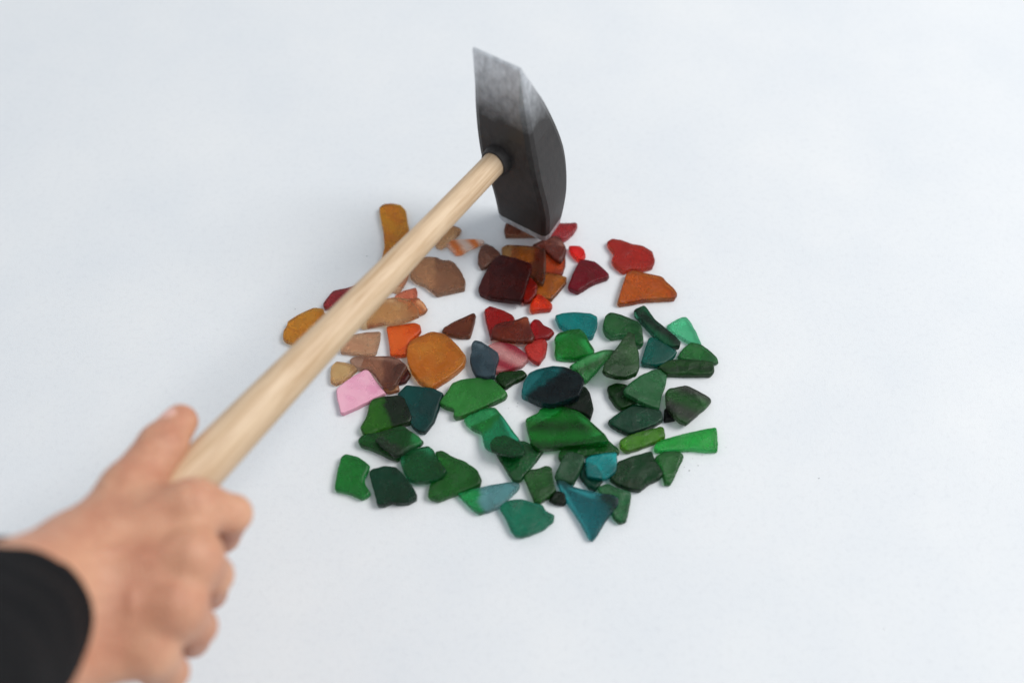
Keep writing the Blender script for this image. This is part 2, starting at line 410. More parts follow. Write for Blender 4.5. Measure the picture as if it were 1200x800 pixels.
shard(7, [(578,50),(620,30),(655,15),(662,-8),(740,-22),(820,-20),(900,12),(945,50),(1000,100),(1050,145),(1070,182),(1000,190),(900,203),(780,215),(650,228),(615,200),(595,130)], 6, (26,112,38),(14,66,26),'s',(84,.017),.3,
      'largest shard, vivid green with dark stripes, in the centre right', G)
shard(7, [(895,385),(920,300),(1000,330),(1040,405),(990,468),(945,450)], 4, (14,72,56),(10,58,46),'n',0,.25,
      'dark teal sliver of shard beneath the small cyan one', G)
shard(7, [(715,525),(750,470),(810,480),(820,540),(800,553),(750,545)], 4, (14,42,30),(10,34,24),'n',0,.2,
      'blackish green corner of shard left of the deep teal triangle', G)
shard(7, [(750,380),(790,290),(820,245),(850,240),(925,265),(925,290),(895,370),(860,435),(820,425),(760,405)], 4.5, (48,86,58),(36,70,46),'n',0,.25,
      'muted grey green upright rectangular shard above the deep teal triangle', G)
shard(7, [(568,380),(600,350),(660,340),(700,322),(735,335),(740,400),(760,470),(720,505),(655,545),(630,530),(600,460)], 5, (42,92,42),(34,76,34),'n',0,.3,
      'small moss green five-sided shard left of the deep teal triangle', G)
shard(7, [(928,285),(960,265),(1040,250),(1115,245),(1118,300),(1110,360),(1050,405),(1000,400),(940,390),(932,350)], 4, (10,146,144),(6,130,130),'n',0,.3,
      'small bright cyan shard in the lower right of the pile', G)
shard(7, [(180,490),(240,470),(290,455),(400,430),(500,418),(548,430),(540,460),(480,515),(430,565),(360,590),(310,605),(270,580),(220,530)], 4.5, (28,132,66),(88,138,140),'h',(15,-.006),.35,
      'two-tone shard, green at left and milky blue grey at right, at the bottom', G)
shard(7, [(428,570),(440,550),(490,525),(560,518),(620,540),(680,555),(700,590),(750,610),(745,645),(690,690),(620,720),(560,738),(520,730),(490,690),(465,630)], 5, (4,116,88),(4,98,74),'n',0,.3,
      'jade green shard at the very bottom, left of the deep teal triangle', G)
shard(7, [(1000,450),(1060,425),(1120,455),(1200,480),(1195,540),(1180,610),(1170,650),(1130,658),(1095,630),(1070,560),(1020,500)], 4.5, (46,110,66),(34,92,50),'n',0,.3,
      'soft green shard half hidden behind the right of the deep teal triangle', G)
shard(7, [(758,405),(800,405),(840,440),(930,465),(1010,485),(1080,490),(1128,510),(1125,545),(1090,590),(1040,660),(1000,730),(975,758),(950,745),(900,650),(840,560),(790,480)], 5, (2,96,100),(4,56,62),'h',(20,.009),.4,
      'large deep teal triangular shard pointing down at the bottom of the pile', G)
shard(8, [(420,400),(470,300),(560,265),(670,238),(690,290),(740,370),(720,395),(650,430),(600,470),(540,460),(470,435)], 5, (26,66,38),(18,50,28),'n',0,.25,
      'dark mottled green shard right of the small cyan one', G)
shard(8, [(690,270),(740,240),(830,237),(860,265),(830,330),(800,400),(780,432),(745,430),(735,370),(710,310)], 4.5, (42,106,46),(32,90,38),'n',0,.3,
      'green tapering shard pointing down below the long bright green one', G)
shard(8, [(480,175),(530,150),(620,120),(720,95),(740,100),(752,155),(680,190),(600,220),(530,242),(510,235),(485,205)], 5, (72,130,32),(58,114,26),'n',0,.3,
      'yellow green bar-shaped shard left of the long bright green one', G)
shard(8, [(683,215),(700,185),(770,160),(870,135),(960,115),(1048,98),(1055,130),(1060,235),(1000,238),(900,228),(800,235),(710,240),(690,232)], 4.5, (40,158,64),(30,142,52),'n',0,.3,
      'long bright green shard widening to the right, farthest right at the lower edge', G)

# height field of what already lies on the table, for resting every shard
X0, Y0, RES = -0.25, -0.25, 0.001
NX = NY = 500
gx, gy = np.meshgrid(X0 + RES * np.arange(NX), Y0 + RES * np.arange(NY), indexing='ij')
HF = np.zeros((NX, NY))


def inside(poly, X, Y):
    r = np.zeros(X.shape, bool)
    n = len(poly)
    for i in range(n):
        x1, y1 = poly[i]
        x2, y2 = poly[(i + 1) % n]
        c = ((y1 > Y) != (y2 > Y))
        xx = (x2 - x1) * (Y - y1) / (y2 - y1 + 1e-12) + x1
        r ^= c & (X < xx)
    return r


def window(poly):
    a = np.array(poly)
    i0, j0 = ((a.min(0) - (X0, Y0)) / RES).astype(int)
    i1, j1 = ((a.max(0) - (X0, Y0)) / RES).astype(int) + 2
    return slice(max(i0, 0), i1), slice(max(j0, 0), j1)


def rest_plane(poly):
    a = np.array(poly)
    cen = a.mean(0)
    sh = cen + (a - cen) * 0.78
    w = window(poly)
    m = inside(sh, gx[w], gy[w])
    x, y, h = gx[w][m] - cen[0], gy[w][m] - cen[1], HF[w][m]
    if h.max() <= 0:
        return 0.0, 0.0, 0.0
    best, cb, cc, span = 1e9, 0., 0., 0.3
    for _ in range(6):
        bs = cb + np.linspace(-span, span, 13)
        cs = cc + np.linspace(-span, span, 13)
        for b in bs:
            for c in cs:
                if abs(b) > .22 or abs(c) > .22: continue
                v = (h - b * x - c * y).max() + 0.004 * (abs(b) + abs(c))
                if v < best - 1e-9:
                    best, cb, cc = v, b, c
        span /= 4
    a0 = max((h - cb * x - cc * y).max() - 0.0006, 0)
    return a0 - cb * cen[0] - cc * cen[1], cb, cc


def chaikin(p, k):
    n = len(p)
    out = []
    for i in range(n):
        a, b = p[i], p[(i + 1) % n]
        out.append(a.lerp(b, k))
        out.append(a.lerp(b, 1 - k))
    return out


def resample(p, step):
    out = []
    n = len(p)
    L = [(p[(i + 1) % n] - p[i]).length for i in range(n)]
    T = sum(L)
    m = max(24, int(T / step))
    i, acc = 0, 0.0
    for k in range(m):
        s = T * k / m
        while acc + L[i] < s:
            acc += L[i]
            i += 1
        out.append(p[i].lerp(p[(i + 1) % n], (s - acc) / max(L[i], 1e-9)))
    return out


def build_shard(pix, th, c1, c2, pat, par, tr, label, group):
    a, b, c = 0.0, 0.0, 0.0
    for _ in range(3):
        xy = [on_plane(px, py, a + th, b, c) for px, py in pix]
        poly = [(p.x, p.y) for p in xy]
        a, b, c = rest_plane(poly)
    xy = [on_plane(px, py, a + th, b, c) for px, py in pix]
    poly = [(p.x, p.y) for p in xy]
    w = window(poly)
    m = inside(poly, gx[w], gy[w])
    top = a + b * gx[w] + c * gy[w] + th
    HF[w] = np.where(m, np.maximum(HF[w], top), HF[w])
    cen = Vector((sum(p[0] for p in poly) / len(poly), sum(p[1] for p in poly) / len(poly)))
    P = [Vector(p) - cen for p in poly]
    area = sum(P[i].cross(P[(i + 1) % len(P)]) for i in range(len(P)))
    if area < 0: P.reverse()
    P = resample(chaikin(P, 0.08), 0.0009)
    n = len(P)
    sd = random.random() * 100
    nor = []
    for i in range(n):
        t = (P[(i + 1) % n] - P[i - 1]).normalized()
        nor.append(Vector((t.y, -t.x)))
    def prof(dz):       # chips along the rim differ from level to level
        return [P[i] + nor[i] * (0.00030 * noise.noise(Vector((P[i].x * 260 + sd, P[i].y * 260, dz * 2)))
                + 0.00022 * noise.noise(Vector((P[i].x * 900 + sd, P[i].y * 900, dz * 3)))) for i in range(n)]
    star = False and all(P[i].cross(P[(i + 1) % n]) > 0 for i in range(n))
    bm = bmesh.new()
    f = th
    levels = [(0.0004, 0.0), (0.0001, 0.0004), (-0.0001, f * .35), (0.0, f * .65), (0.0001, f - 0.0006), (0.0003, f - 0.0002), (0.0007, f), (0.0012, f)]
    rings = []
    def hz(x, y, z):
        return a + b * (x + cen.x) + c * (y + cen.y) + z
    def und(x, y):
        return 0.0003 * noise.noise(Vector((x * 70 + sd, y * 70, 3))) + 0.00018 * noise.noise(Vector((x * 260, y * 260 + sd, 1)))
    chip = [0.0] * n
    for _ in range(random.choice((1, 2, 2, 3))):
        i0, wd, A = random.randrange(n), random.uniform(5, 11), random.uniform(.0005, .0012)
        for i in range(n):
            dd = min(abs(i - i0), n - abs(i - i0))
            chip[i] = max(chip[i], A * math.exp(-(dd / wd) ** 2))
    for li, (ins, z) in enumerate(levels):
        pr = prof(li * .5)
        r = []
        q = [pr[i] - nor[i] * (ins + (chip[i] if li >= 5 else chip[i] * .25 if li == 4 else 0)) for i in range(n)]
        for _ in range((0, 0, 0, 0, 1, 3, 5, 9)[li]):      # keeps tight corners from folding over
            q = [q[i] * .5 + (q[i - 1] + q[(i + 1) % n]) * .25 for i in range(n)]
        for i in range(n):
            x, y = q[i]
            zz = z + (und(x, y) if li >= 4 and star else 0)
            r.append(bm.verts.new((x, y, hz(x, y, zz))))
        rings.append(r)
    for r0, r1 in zip(rings[:-1], rings[1:]):
        for i in range(n):
            bm.faces.new((r0[i], r0[(i + 1) % n], r1[(i + 1) % n], r1[i]))
    bm.faces.new(list(reversed(rings[0])))
    if star:
        last = rings[-1]
        base = [v.co.copy() for v in last]
        for s in (0.82, 0.62, 0.42, 0.22):
            r = []
            for q in base:
                x, y = q.x * s, q.y * s
                r.append(bm.verts.new((x, y, hz(x, y, f + und(x, y)))))
            for i in range(n):
                bm.faces.new((last[i], last[(i + 1) % n], r[(i + 1) % n], r[i]))
            last = r
        v = bm.verts.new((0, 0, hz(0, 0, f + und(0, 0))))
        for i in range(n):
            bm.faces.new((last[i], last[(i + 1) % n], v))
    else:
        bm.faces.new(rings[-1])
    bmesh.ops.recalc_face_normals(bm, faces=bm.faces)
    bm.normal_update()
    z0 = min(v.co.z for v in bm.verts)
    for v in bm.verts: v.co.z -= z0
    for f_ in bm.faces:          # ground rim: same glass seen edge-on, deeper in colour
        if len(f_.verts) == 4 and abs(f_.normal.z) < 0.75: f_.material_index = 1
    o = link('glass_shard', bm, mat_glass(c1, c2, pat, par, tr))
    o.data.materials.append(mat_glass(c1, c2, pat, par, tr, .25, random.choice((.5, .65, .8, 1.05))))
    o.location = (cen.x, cen.y, z0 + 0.0001)
    tag(o, label, 'glass shard', group)
    return o


for s in S:
    build_shard(*s)

# crumbs of glass dust
bm = bmesh.new()
crumbs = [(805, 530), (812, 537), (798, 541), (817, 529), (802, 547), (808, 551), (790, 557), (783, 572), (851, 524),
          (602, 362), (604, 361), (346, 362), (502, 362), (606, 476), (607, 472), (1072, 578), (1036, 736), (960, 560), (596, 478), (818, 545), (823, 533), (430, 300)]
for px, py in crumbs:
    p = at(px, py, 0.0003)
    r = random.uniform(0.0002, 0.00045)
    q = bmesh.ops.create_icosphere(bm, subdivisions=1, radius=r)
    for v in q['verts']:
        v.co = v.co * random.uniform(.6, 1.2) + p
dust_m, nt, bs, _ = new_mat('glass_dust')
tcn = node(nt, 'ShaderNodeTexCoord'); nn = node(nt, 'ShaderNodeTexNoise', Scale=300.0)
nt.links.new(tcn.outputs['Object'], nn.inputs['Vector'])
rr = node(nt, 'ShaderNodeValToRGB')
rr.color_ramp.elements[0].color = (0.12, 0.14, 0.15, 1); rr.color_ramp.elements[1].color = (0.45, 0.45, 0.42, 1)
nt.links.new(nn.outputs['Fac'], rr.inputs['Fac']); nt.links.new(rr.outputs['Color'], bs.inputs['Base Color'])
dust = link('glass_dust', bm, dust_m, smooth=False)
tag(dust, 'tiny grey crumbs of broken glass scattered on the white surface', 'glass dust', kind='stuff')


# ------------------------------------------------------------------ hammer
def mat_wood():
    m, nt, b, out = new_mat('pale_birch')
    tc = node(nt, 'ShaderNodeTexCoord')
    mp = node(nt, 'ShaderNodeMapping')
    mp.inputs['Scale'].default_value = (1, 1, 0.045)
    nt.links.new(tc.outputs['Object'], mp.inputs['Vector'])
    n = node(nt, 'ShaderNodeTexNoise', Scale=420.0, Detail=5.0, Roughness=0.6, Distortion=0.6)
    nt.links.new(mp.outputs[0], n.inputs['Vector'])
    n2 = node(nt, 'ShaderNodeTexNoise', Scale=22.0, Detail=2.0)
    nt.links.new(tc.outputs['Object'], n2.inputs['Vector'])
    r = node(nt, 'ShaderNodeValToRGB')
    e = r.color_ramp.elements
    e[0].position = 0.3; e[0].color = (0.52, 0.34, 0.19, 1)
    e[1].position = 0.62; e[1].color = (0.74, 0.56, 0.38, 1)
    nt.links.new(n.outputs['Fac'], r.inputs['Fac'])
    mx = node(nt, 'ShaderNodeMix', data_type='RGBA', blend_type='MULTIPLY')
    mx.inputs[0].default_value = 0.5
    r2 = node(nt, 'ShaderNodeValToRGB')
    r2.color_ramp.elements[0].color = (0.8, 0.72, 0.62, 1)
    nt.links.new(n2.outputs['Fac'], r2.inputs['Fac'])
    nt.links.new(r.outputs['Color'], mx.inputs[6]); nt.links.new(r2.outputs['Color'], mx.inputs[7])
    nt.links.new(mx.outputs[2], b.inputs['Base Color'])
    b.inputs['Roughness'].default_value = 0.5
    bp = node(nt, 'ShaderNodeBump', Strength=0.3, Distance=0.0004)
    nt.links.new(n.outputs['Fac'], bp.inputs['Height']); nt.links.new(bp.outputs['Normal'], b.inputs['Normal'])
    return m


def mat_steel(name, dark, light, rough, metal):
    m, nt, b, out = new_mat(name)
    tc = node(nt, 'ShaderNodeTexCoord')
    mp = node(nt, 'ShaderNodeMapping')
    mp.inputs['Scale'].default_value = (1, 1, 0.5)
    nt.links.new(tc.outputs['Object'], mp.inputs['Vector'])
    n = node(nt, 'ShaderNodeTexNoise', Scale=260.0, Detail=6.0, Roughness=0.65)
    nt.links.new(mp.outputs[0], n.inputs['Vector'])
    r = node(nt, 'ShaderNodeValToRGB')
    r.color_ramp.elements[0].position = 0.32; r.color_ramp.elements[0].color = dark
    r.color_ramp.elements[1].position = 0.68; r.color_ramp.elements[1].color = light
    nt.links.new(n.outputs['Fac'], r.inputs['Fac']); nt.links.new(r.outputs['Color'], b.inputs['Base Color'])
    b.inputs['Metallic'].default_value = metal
    rr = node(nt, 'ShaderNodeMapRange')
    rr.inputs['To Min'].default_value = rough - .1; rr.inputs['To Max'].default_value = rough + .15
    nt.links.new(n.outputs['Fac'], rr.inputs['Value']); nt.links.new(rr.outputs[0], b.inputs['Roughness'])
    bp = node(nt, 'ShaderNodeBump', Strength=0.35, Distance=0.0005)
    nt.links.new(n.outputs['Fac'], bp.inputs['Height']); nt.links.new(bp.outputs['Normal'], b.inputs['Normal'])
    return m


Hm = at(600, 170, 0.094)                  # middle of the head
Hg = at(228, 557, 0.122)                  # handle axis where the hand grips
hd = (Hm - Hg).normalized()
du = Vector((hd.y, -hd.x, 0)).normalized()   # level, across the handle (right and towards us)
hammer = bpy.data.objects.new('hammer', None)
COL.objects.link(hammer)
hammer.location = Hm
tag(hammer, 'mosaic hammer with pale wooden handle and curved dark steel head coming down on the pile', 'hammer')


def loft(sections, cap=True):
    bm = bmesh.new()
    rings = [[bm.verts.new(p) for p in s] for s in sections]
    n = len(rings[0])
    for r0, r1 in zip(rings[:-1], rings[1:]):
        for i in range(n):
            bm.faces.new((r0[i], r0[(i + 1) % n], r1[(i + 1) % n], r1[i]))
    if cap:
        bm.faces.new(list(reversed(rings[0]))); bm.faces.new(rings[-1])
    bmesh.ops.recalc_face_normals(bm, faces=bm.faces)
    return bm


def catmull(pts, t):
    n = len(pts) - 1
    s = min(max(t * n, 0), n - 1e-6)
    i = int(s); f = s - i
    p = [np.array(pts[min(max(j, 0), n)], float) for j in (i - 1, i, i + 1, i + 2)]
    return 0.5 * ((2 * p[1]) + (-p[0] + p[2]) * f + (2 * p[0] - 5 * p[1] + 4 * p[2] - p[3]) * f * f + (-p[0] + 3 * p[1] - 3 * p[2] + p[3]) * f ** 3)


# handle: local frame, z along the axis, origin at the eye of the head
rot = hd.to_track_quat('Z', 'Y')
LH = (Hm - Hg).length
secs = []
for k in range(60):
    t = k / 59
    z = -(LH + 0.115) + t * (LH + 0.115 + 0.021)
    # slender at the head, fuller in the grip
    d = -z
    r = float(np.interp(d, [-.01, .012, .03, .09, .20, .30, .36, .40, .46], [.0084, .0086, .0085, .0088, .0108, .0134, .0134, .0146, .0135]))
    if k == 0: r *= .7
    if k == 1: r *= .93
    secs.append([Vector((math.cos(q) * r * 0.94, math.sin(q) * r * 1.08, z)) for q in [2 * math.pi * j / 28 for j in range(28)]])
handle = link('handle', loft(secs), mat_wood(), hammer)
handle.rotation_mode = 'QUATERNION'
handle.rotation_quaternion = rot

secs = []
for z_, r_ in ((-.0235, .0088), (-.0235, .0098), (-.0225, .0104), (-.016, .0112), (-.010, .0118)):
    secs.append([Vector((math.cos(q) * r_ * .94, math.sin(q) * r_ * 1.08, z_)) for q in [2 * math.pi * j / 32 for j in range(32)]])
socket_bm = loft(secs, cap=False)

# head: curved bar lofted between a lower and an upper cutting edge
ctrl = [at(621, 256, 0.013) - Hm, at(621, 222, 0.052) - Hm, at(612, 176, 0.092) - Hm, at(598, 122, 0.134) - Hm, at(582, 69, 0.178) - Hm]
wid = [0.043, 0.046, 0.047, 0.042, 0.034]
thk = [0.0240, 0.0310, 0.036, 0.024, 0.0020]


def head_sections(t0, t1, n, grow=0.0):
    out = []
    for k in range(n):
        t = t0 + (t1 - t0) * k / (n - 1)
        p = Vector(catmull(ctrl, t)); q = Vector(catmull(ctrl, min(t + .01, 1))) - Vector(catmull(ctrl, max(t - .01, 0)))
        q.normalize()
        u = du.copy()
        e = u.cross(q).normalized()
        w = float(catmull([[v] for v in wid], t)[0]) / 2 + grow
        h = float(catmull([[v] for v in thk], t)[0]) / 2 + grow
        c = min(0.0045, h * .55)
        pts = [(w - c, h), (w - c * .3, h - c * .3), (w, h - c), (w, -h + c), (w - c * .3, -h + c * .3), (w - c, -h),
               (-w + c, -h), (-w + c * .3, -h + c * .3), (-w, -h + c), (-w, h - c), (-w + c * .3, h - c * .3), (-w + c, h)]
        out.append([p + u * x + e * y for x, y in pts])
    return out


steel_dark = mat_steel('forged_dark_steel', (0.020, 0.018, 0.018, 1), (0.050, 0.044, 0.042, 1), .5, .35)
steel_bright = mat_steel('worn_blur_steel', (0.42, 0.43, 0.45, 1), (0.74, 0.76, 0.79, 1), .38, .9)
head = link('head', loft(head_sections(0.07, 0.66, 40)), steel_dark, hammer)
socket = link('socket', socket_bm, steel_dark, hammer)
socket.rotation_mode = 'QUATERNION'; socket.rotation_quaternion = rot
be = link('blade', loft(head_sections(0.66, 1.0, 20)), steel_bright, head)  # fills the trail of the raised head; its paleness is painted motion blur
be.data.name = 'upper_blade'
be['label'] = 'upper blade with the pale blur of the swing put into its colour'
bl = link('striking_face', loft(head_sections(0.0, 0.07, 6)), steel_bright, head)
bl['label'] = 'bright worn lower striking face'
nt = steel_bright.node_tree  # fade from pale to dark: see-through swing blur put into the steel colour
b_ = nt.nodes['Principled BSDF']
src = b_.inputs['Base Color'].links[0].from_socket
tcw = node(nt, 'ShaderNodeTexCoord'); sep = node(nt, 'ShaderNodeSeparateXYZ')
nt.links.new(tcw.outputs['Object'], sep.inputs[0])
nw = node(nt, 'ShaderNodeTexNoise', Scale=110.0, Detail=6.0, Roughness=.7)
nt.links.new(tcw.outputs['Object'], nw.inputs['Vector'])
ab = node(nt, 'ShaderNodeMath', operation='ABSOLUTE'); nt.links.new(sep.outputs['Z'], ab.inputs[0])
aw = node(nt, 'ShaderNodeMath', operation='MULTIPLY_ADD'); aw.inputs[1].default_value = .022
nt.links.new(nw.outputs['Fac'], aw.inputs[0]); nt.links.new(ab.outputs[0], aw.inputs[2])
rw = node(nt, 'ShaderNodeMapRange'); rw.inputs['From Min'].default_value = .044; rw.inputs['From Max'].default_value = .088
nt.links.new(aw.outputs[0], rw.inputs['Value'])
mw = node(nt, 'ShaderNodeMix', data_type='RGBA'); mw.inputs[6].default_value = (.032, .028, .027, 1)
nt.links.new(rw.outputs[0], mw.inputs[0]); nt.links.new(src, mw.inputs[7]); nt.links.new(mw.outputs[2], b_.inputs['Base Color'])
mm = node(nt, 'ShaderNodeMapRange'); mm.inputs['To Min'].default_value = .35; mm.inputs['To Max'].default_value = .6
nt.links.new(rw.outputs[0], mm.inputs['Value']); nt.links.new(mm.outputs[0], b_.inputs['Metallic'])
for o in (head, be, bl):
    o.data.polygons.foreach_set('use_smooth', [False] * len(o.data.polygons))


# ------------------------------------------------------------------ hand
def surface_nets(F, org, h):
    ins = F < 0
    nx, ny, nz = F.shape
    cs = [(i, j, k) for i in (0, 1) for j in (0, 1) for k in (0, 1)]
    def sub(A, c): return A[c[0]:nx - 1 + c[0], c[1]:ny - 1 + c[1], c[2]:nz - 1 + c[2]]
    cnt = sum(sub(ins, c).astype(np.int8) for c in cs)
    act = (cnt > 0) & (cnt < 8)
    idx = -np.ones(act.shape, np.int64)
    cells = np.argwhere(act)
    idx[act] = np.arange(len(cells))
    acc = np.zeros((len(cells), 3)); num = np.zeros(len(cells))
    for a in cs:
        for ax in range(3):
            if a[ax] == 0:
                b = list(a); b[ax] = 1; b = tuple(b)
                fa = sub(F, a)[act]; fb = sub(F, b)[act]
                m = (fa < 0) != (fb < 0)
                t = np.where(m, fa / np.where(m, fa - fb, 1), 0)
                p = np.array(a, float)[None, :].repeat(len(cells), 0)
                p[:, ax] += t
                acc[m] += p[m]; num[m] += 1
    V = (cells + acc / num[:, None]) * h + org
    faces = []
    for ax in range(3):
        o1, o2 = [(1, 2), (2, 0), (0, 1)][ax]
        sl0 = [slice(1, -1)] * 3; sl1 = [slice(1, -1)] * 3
        sl0[ax] = slice(0, F.shape[ax] - 1); sl1[ax] = slice(1, F.shape[ax])
        A = ins[tuple(sl0)]; B = ins[tuple(sl1)]
        E = np.argwhere(A != B)
        off = np.ones(3, int); off[ax] = 0
        E = E + off
        flip = ins[tuple(E.T)]
        q = []
        for d1, d2 in ((-1, -1), (0, -1), (0, 0), (-1, 0)):
            c = E.copy(); c[:, o1] += d1; c[:, o2] += d2
            q.append(idx[tuple(c.T)])
        q = np.stack(q, 1)
        q[~flip] = q[~flip][:, ::-1]
        faces.append(q)
    return V, np.concatenate(faces)


def P(px, py, z): return np.array(at(px, py, z))


def cone(X, a, b, ra, rb):
    ab = b - a
    L2 = float(ab @ ab) + 1e-12
    h = np.clip(((X[0] - a[0]) * ab[0] + (X[1] - a[1]) * ab[1] + (X[2] - a[2]) * ab[2]) / L2, 0, 1)
    d = np.sqrt((X[0] - a[0] - h * ab[0]) ** 2 + (X[1] - a[1] - h * ab[1]) ** 2 + (X[2] - a[2] - h * ab[2]) ** 2)
    return d - (ra + (rb - ra) * h)


def smin(a, b, k):
    h = np.clip(0.5 + 0.5 * (b - a) / k, 0, 1)
    return b * (1 - h) + a * h - k * h * (1 - h)


MCP = [P(226, 592, .150), P(226, 652, .152), P(208, 710, .149), P(176, 762, .141)]
PIP = [P(272, 602, .134), P(249, 674, .128), P(231, 734, .122), P(200, 787, .114)]
DIP = [P(262, 628, .105), P(246, 694, .099), P(226, 750, .094), P(196, 800, .092)]
TIP = [P(232, 612, .096), P(212, 674, .090), P(190, 728, .086), P(164, 780, .084)]
WR = [P(88, 644, .150), P(82, 690, .153), P(72, 735, .151), P(66, 772, .145)]
FA = [P(-85, 755, .215), P(-60, 865, .215)]
RF = [(.0118, .0098, .0082, .0066), (.0120, .0100, .0084, .0068), (.0115, .0095, .0080, .0065), (.0105, .0086, .0073, .0060)]
TH = [P(112, 648, .142), P(152, 576, .143), P(190, 522, .138), P(211, 494, .134)]
RT = [.0195, .0150, .0118, .0092]

lo = np.min(np.array(MCP + PIP + DIP + TIP + WR + FA + TH), 0) - .03
hi = np.max(np.array(MCP + PIP + DIP + TIP + WR + FA + TH), 0) + .03
hstep = 0.0011
axs = [np.arange(lo[i], hi[i], hstep).astype(np.float32) for i in range(3)]
X = np.meshgrid(*axs, indexing='ij')
palm = None
for i in range(4):
    c = cone(X, WR[i], MCP[i] - np.array((0, 0, .0015)), .0150 if i in (0, 3) else .0165, RF[i][0] + .0012)
    palm = c if palm is None else smin(palm, c, .012)
# heel of the hand and forearm
palm = smin(palm, cone(X, P(120, 760, .128), P(165, 745, .130), .014, .012), .012)
fore = smin(cone(X, WR[0] * .6 + WR[1] * .4, FA[0], .0215, .029), cone(X, WR[3] * .6 + WR[2] * .4, FA[1], .0195, .028), .02)
palm = smin(palm, fore, .014)
fing = None
for i in range(4):
    c = cone(X, MCP[i], PIP[i], RF[i][0] - .001, RF[i][1])
    c = smin(c, cone(X, PIP[i], DIP[i], RF[i][1] - .0004, RF[i][2]), .002)
    c = smin(c, cone(X, DIP[i], TIP[i], RF[i][2], RF[i][3]), .002)
    fing = c if fing is None else smin(fing, c, .0016)
body = smin(palm, fing, .007)
for i in range(4):            # knuckle heads and extensor tendons
    k = MCP[i] + np.array((0, 0, .0038))
    body = smin(body, cone(X, k, k, .0076, .0076), .006)
    a = WR[i] * .7 + MCP[i] * .3; a = a + np.array((0, 0, .0125)); b = MCP[i] + np.array((0, 0, .0098))
    body = smin(body, cone(X, a, b, .0018, .0024), .004)
th = cone(X, TH[0], TH[1], RT[0], RT[1])
th = smin(th, cone(X, TH[1], TH[2], RT[1] - .0008, RT[2]), .004)
th = smin(th, cone(X, TH[2], TH[3], RT[2] - .0002, RT[3]), .003)
th = smin(th, cone(X, TH[2], TH[2], .0112, .0112), .003)
body = smin(body, th, .010)
# web between thumb and index
body = smin(body, cone(X, P(165, 600, .140), P(205, 600, .144), .010, .009), .012)
V, Fq = surface_nets(body.astype(np.float64), np.array([a[0] for a in axs]), hstep)
def ridge(V, pts, w, amp, zmin):      # veins and skin folds, pushed along z on the back of the hand
    p = np.array([np.array(q) for q in pts])
    d = np.full(len(V), 1e9)
    for a, b in zip(p[:-1], p[1:]):
        ab = (b - a)[:2]
        t = np.clip(((V[:, :2] - a[:2]) @ ab) / (ab @ ab), 0, 1)
        d = np.minimum(d, np.hypot(*(V[:, :2] - a[:2] - t[:, None] * ab).T))
    V[:, 2] += np.where(V[:, 2] > zmin, amp * np.exp(-(d / w) ** 2), 0)


ridge(V, [P(118, 655, .165), P(158, 634, .166), P(190, 640, .165), P(214, 624, .164)], .0018, .0009, .150)
ridge(V, [P(112, 700, .168), P(150, 690, .169), P(178, 676, .169), P(202, 684, .166)], .0018, .0009, .150)
ridge(V, [P(124, 750, .167), P(148, 722, .168), P(150, 690, .169)], .0018, .0008, .150)
for cx_, cy_, r_ in ((190, 524, 17), (150, 578, 19), (276, 600, 15)):      # folds over the joints
    for k_ in (-5, 0, 5):
        a_ = P(cx_ + k_ * .6 - r_ * .75, cy_ - k_ * .8 - r_ * .6, .145); b_ = P(cx_ + k_ * .6 + r_ * .75, cy_ - k_ * .8 + r_ * .6, .145)
        ridge(V, [a_, b_], .0006, -.0006, .138)
me = bpy.data.meshes.new('hand')
me.from_pydata(V.tolist(), [], Fq.tolist())
me.update()


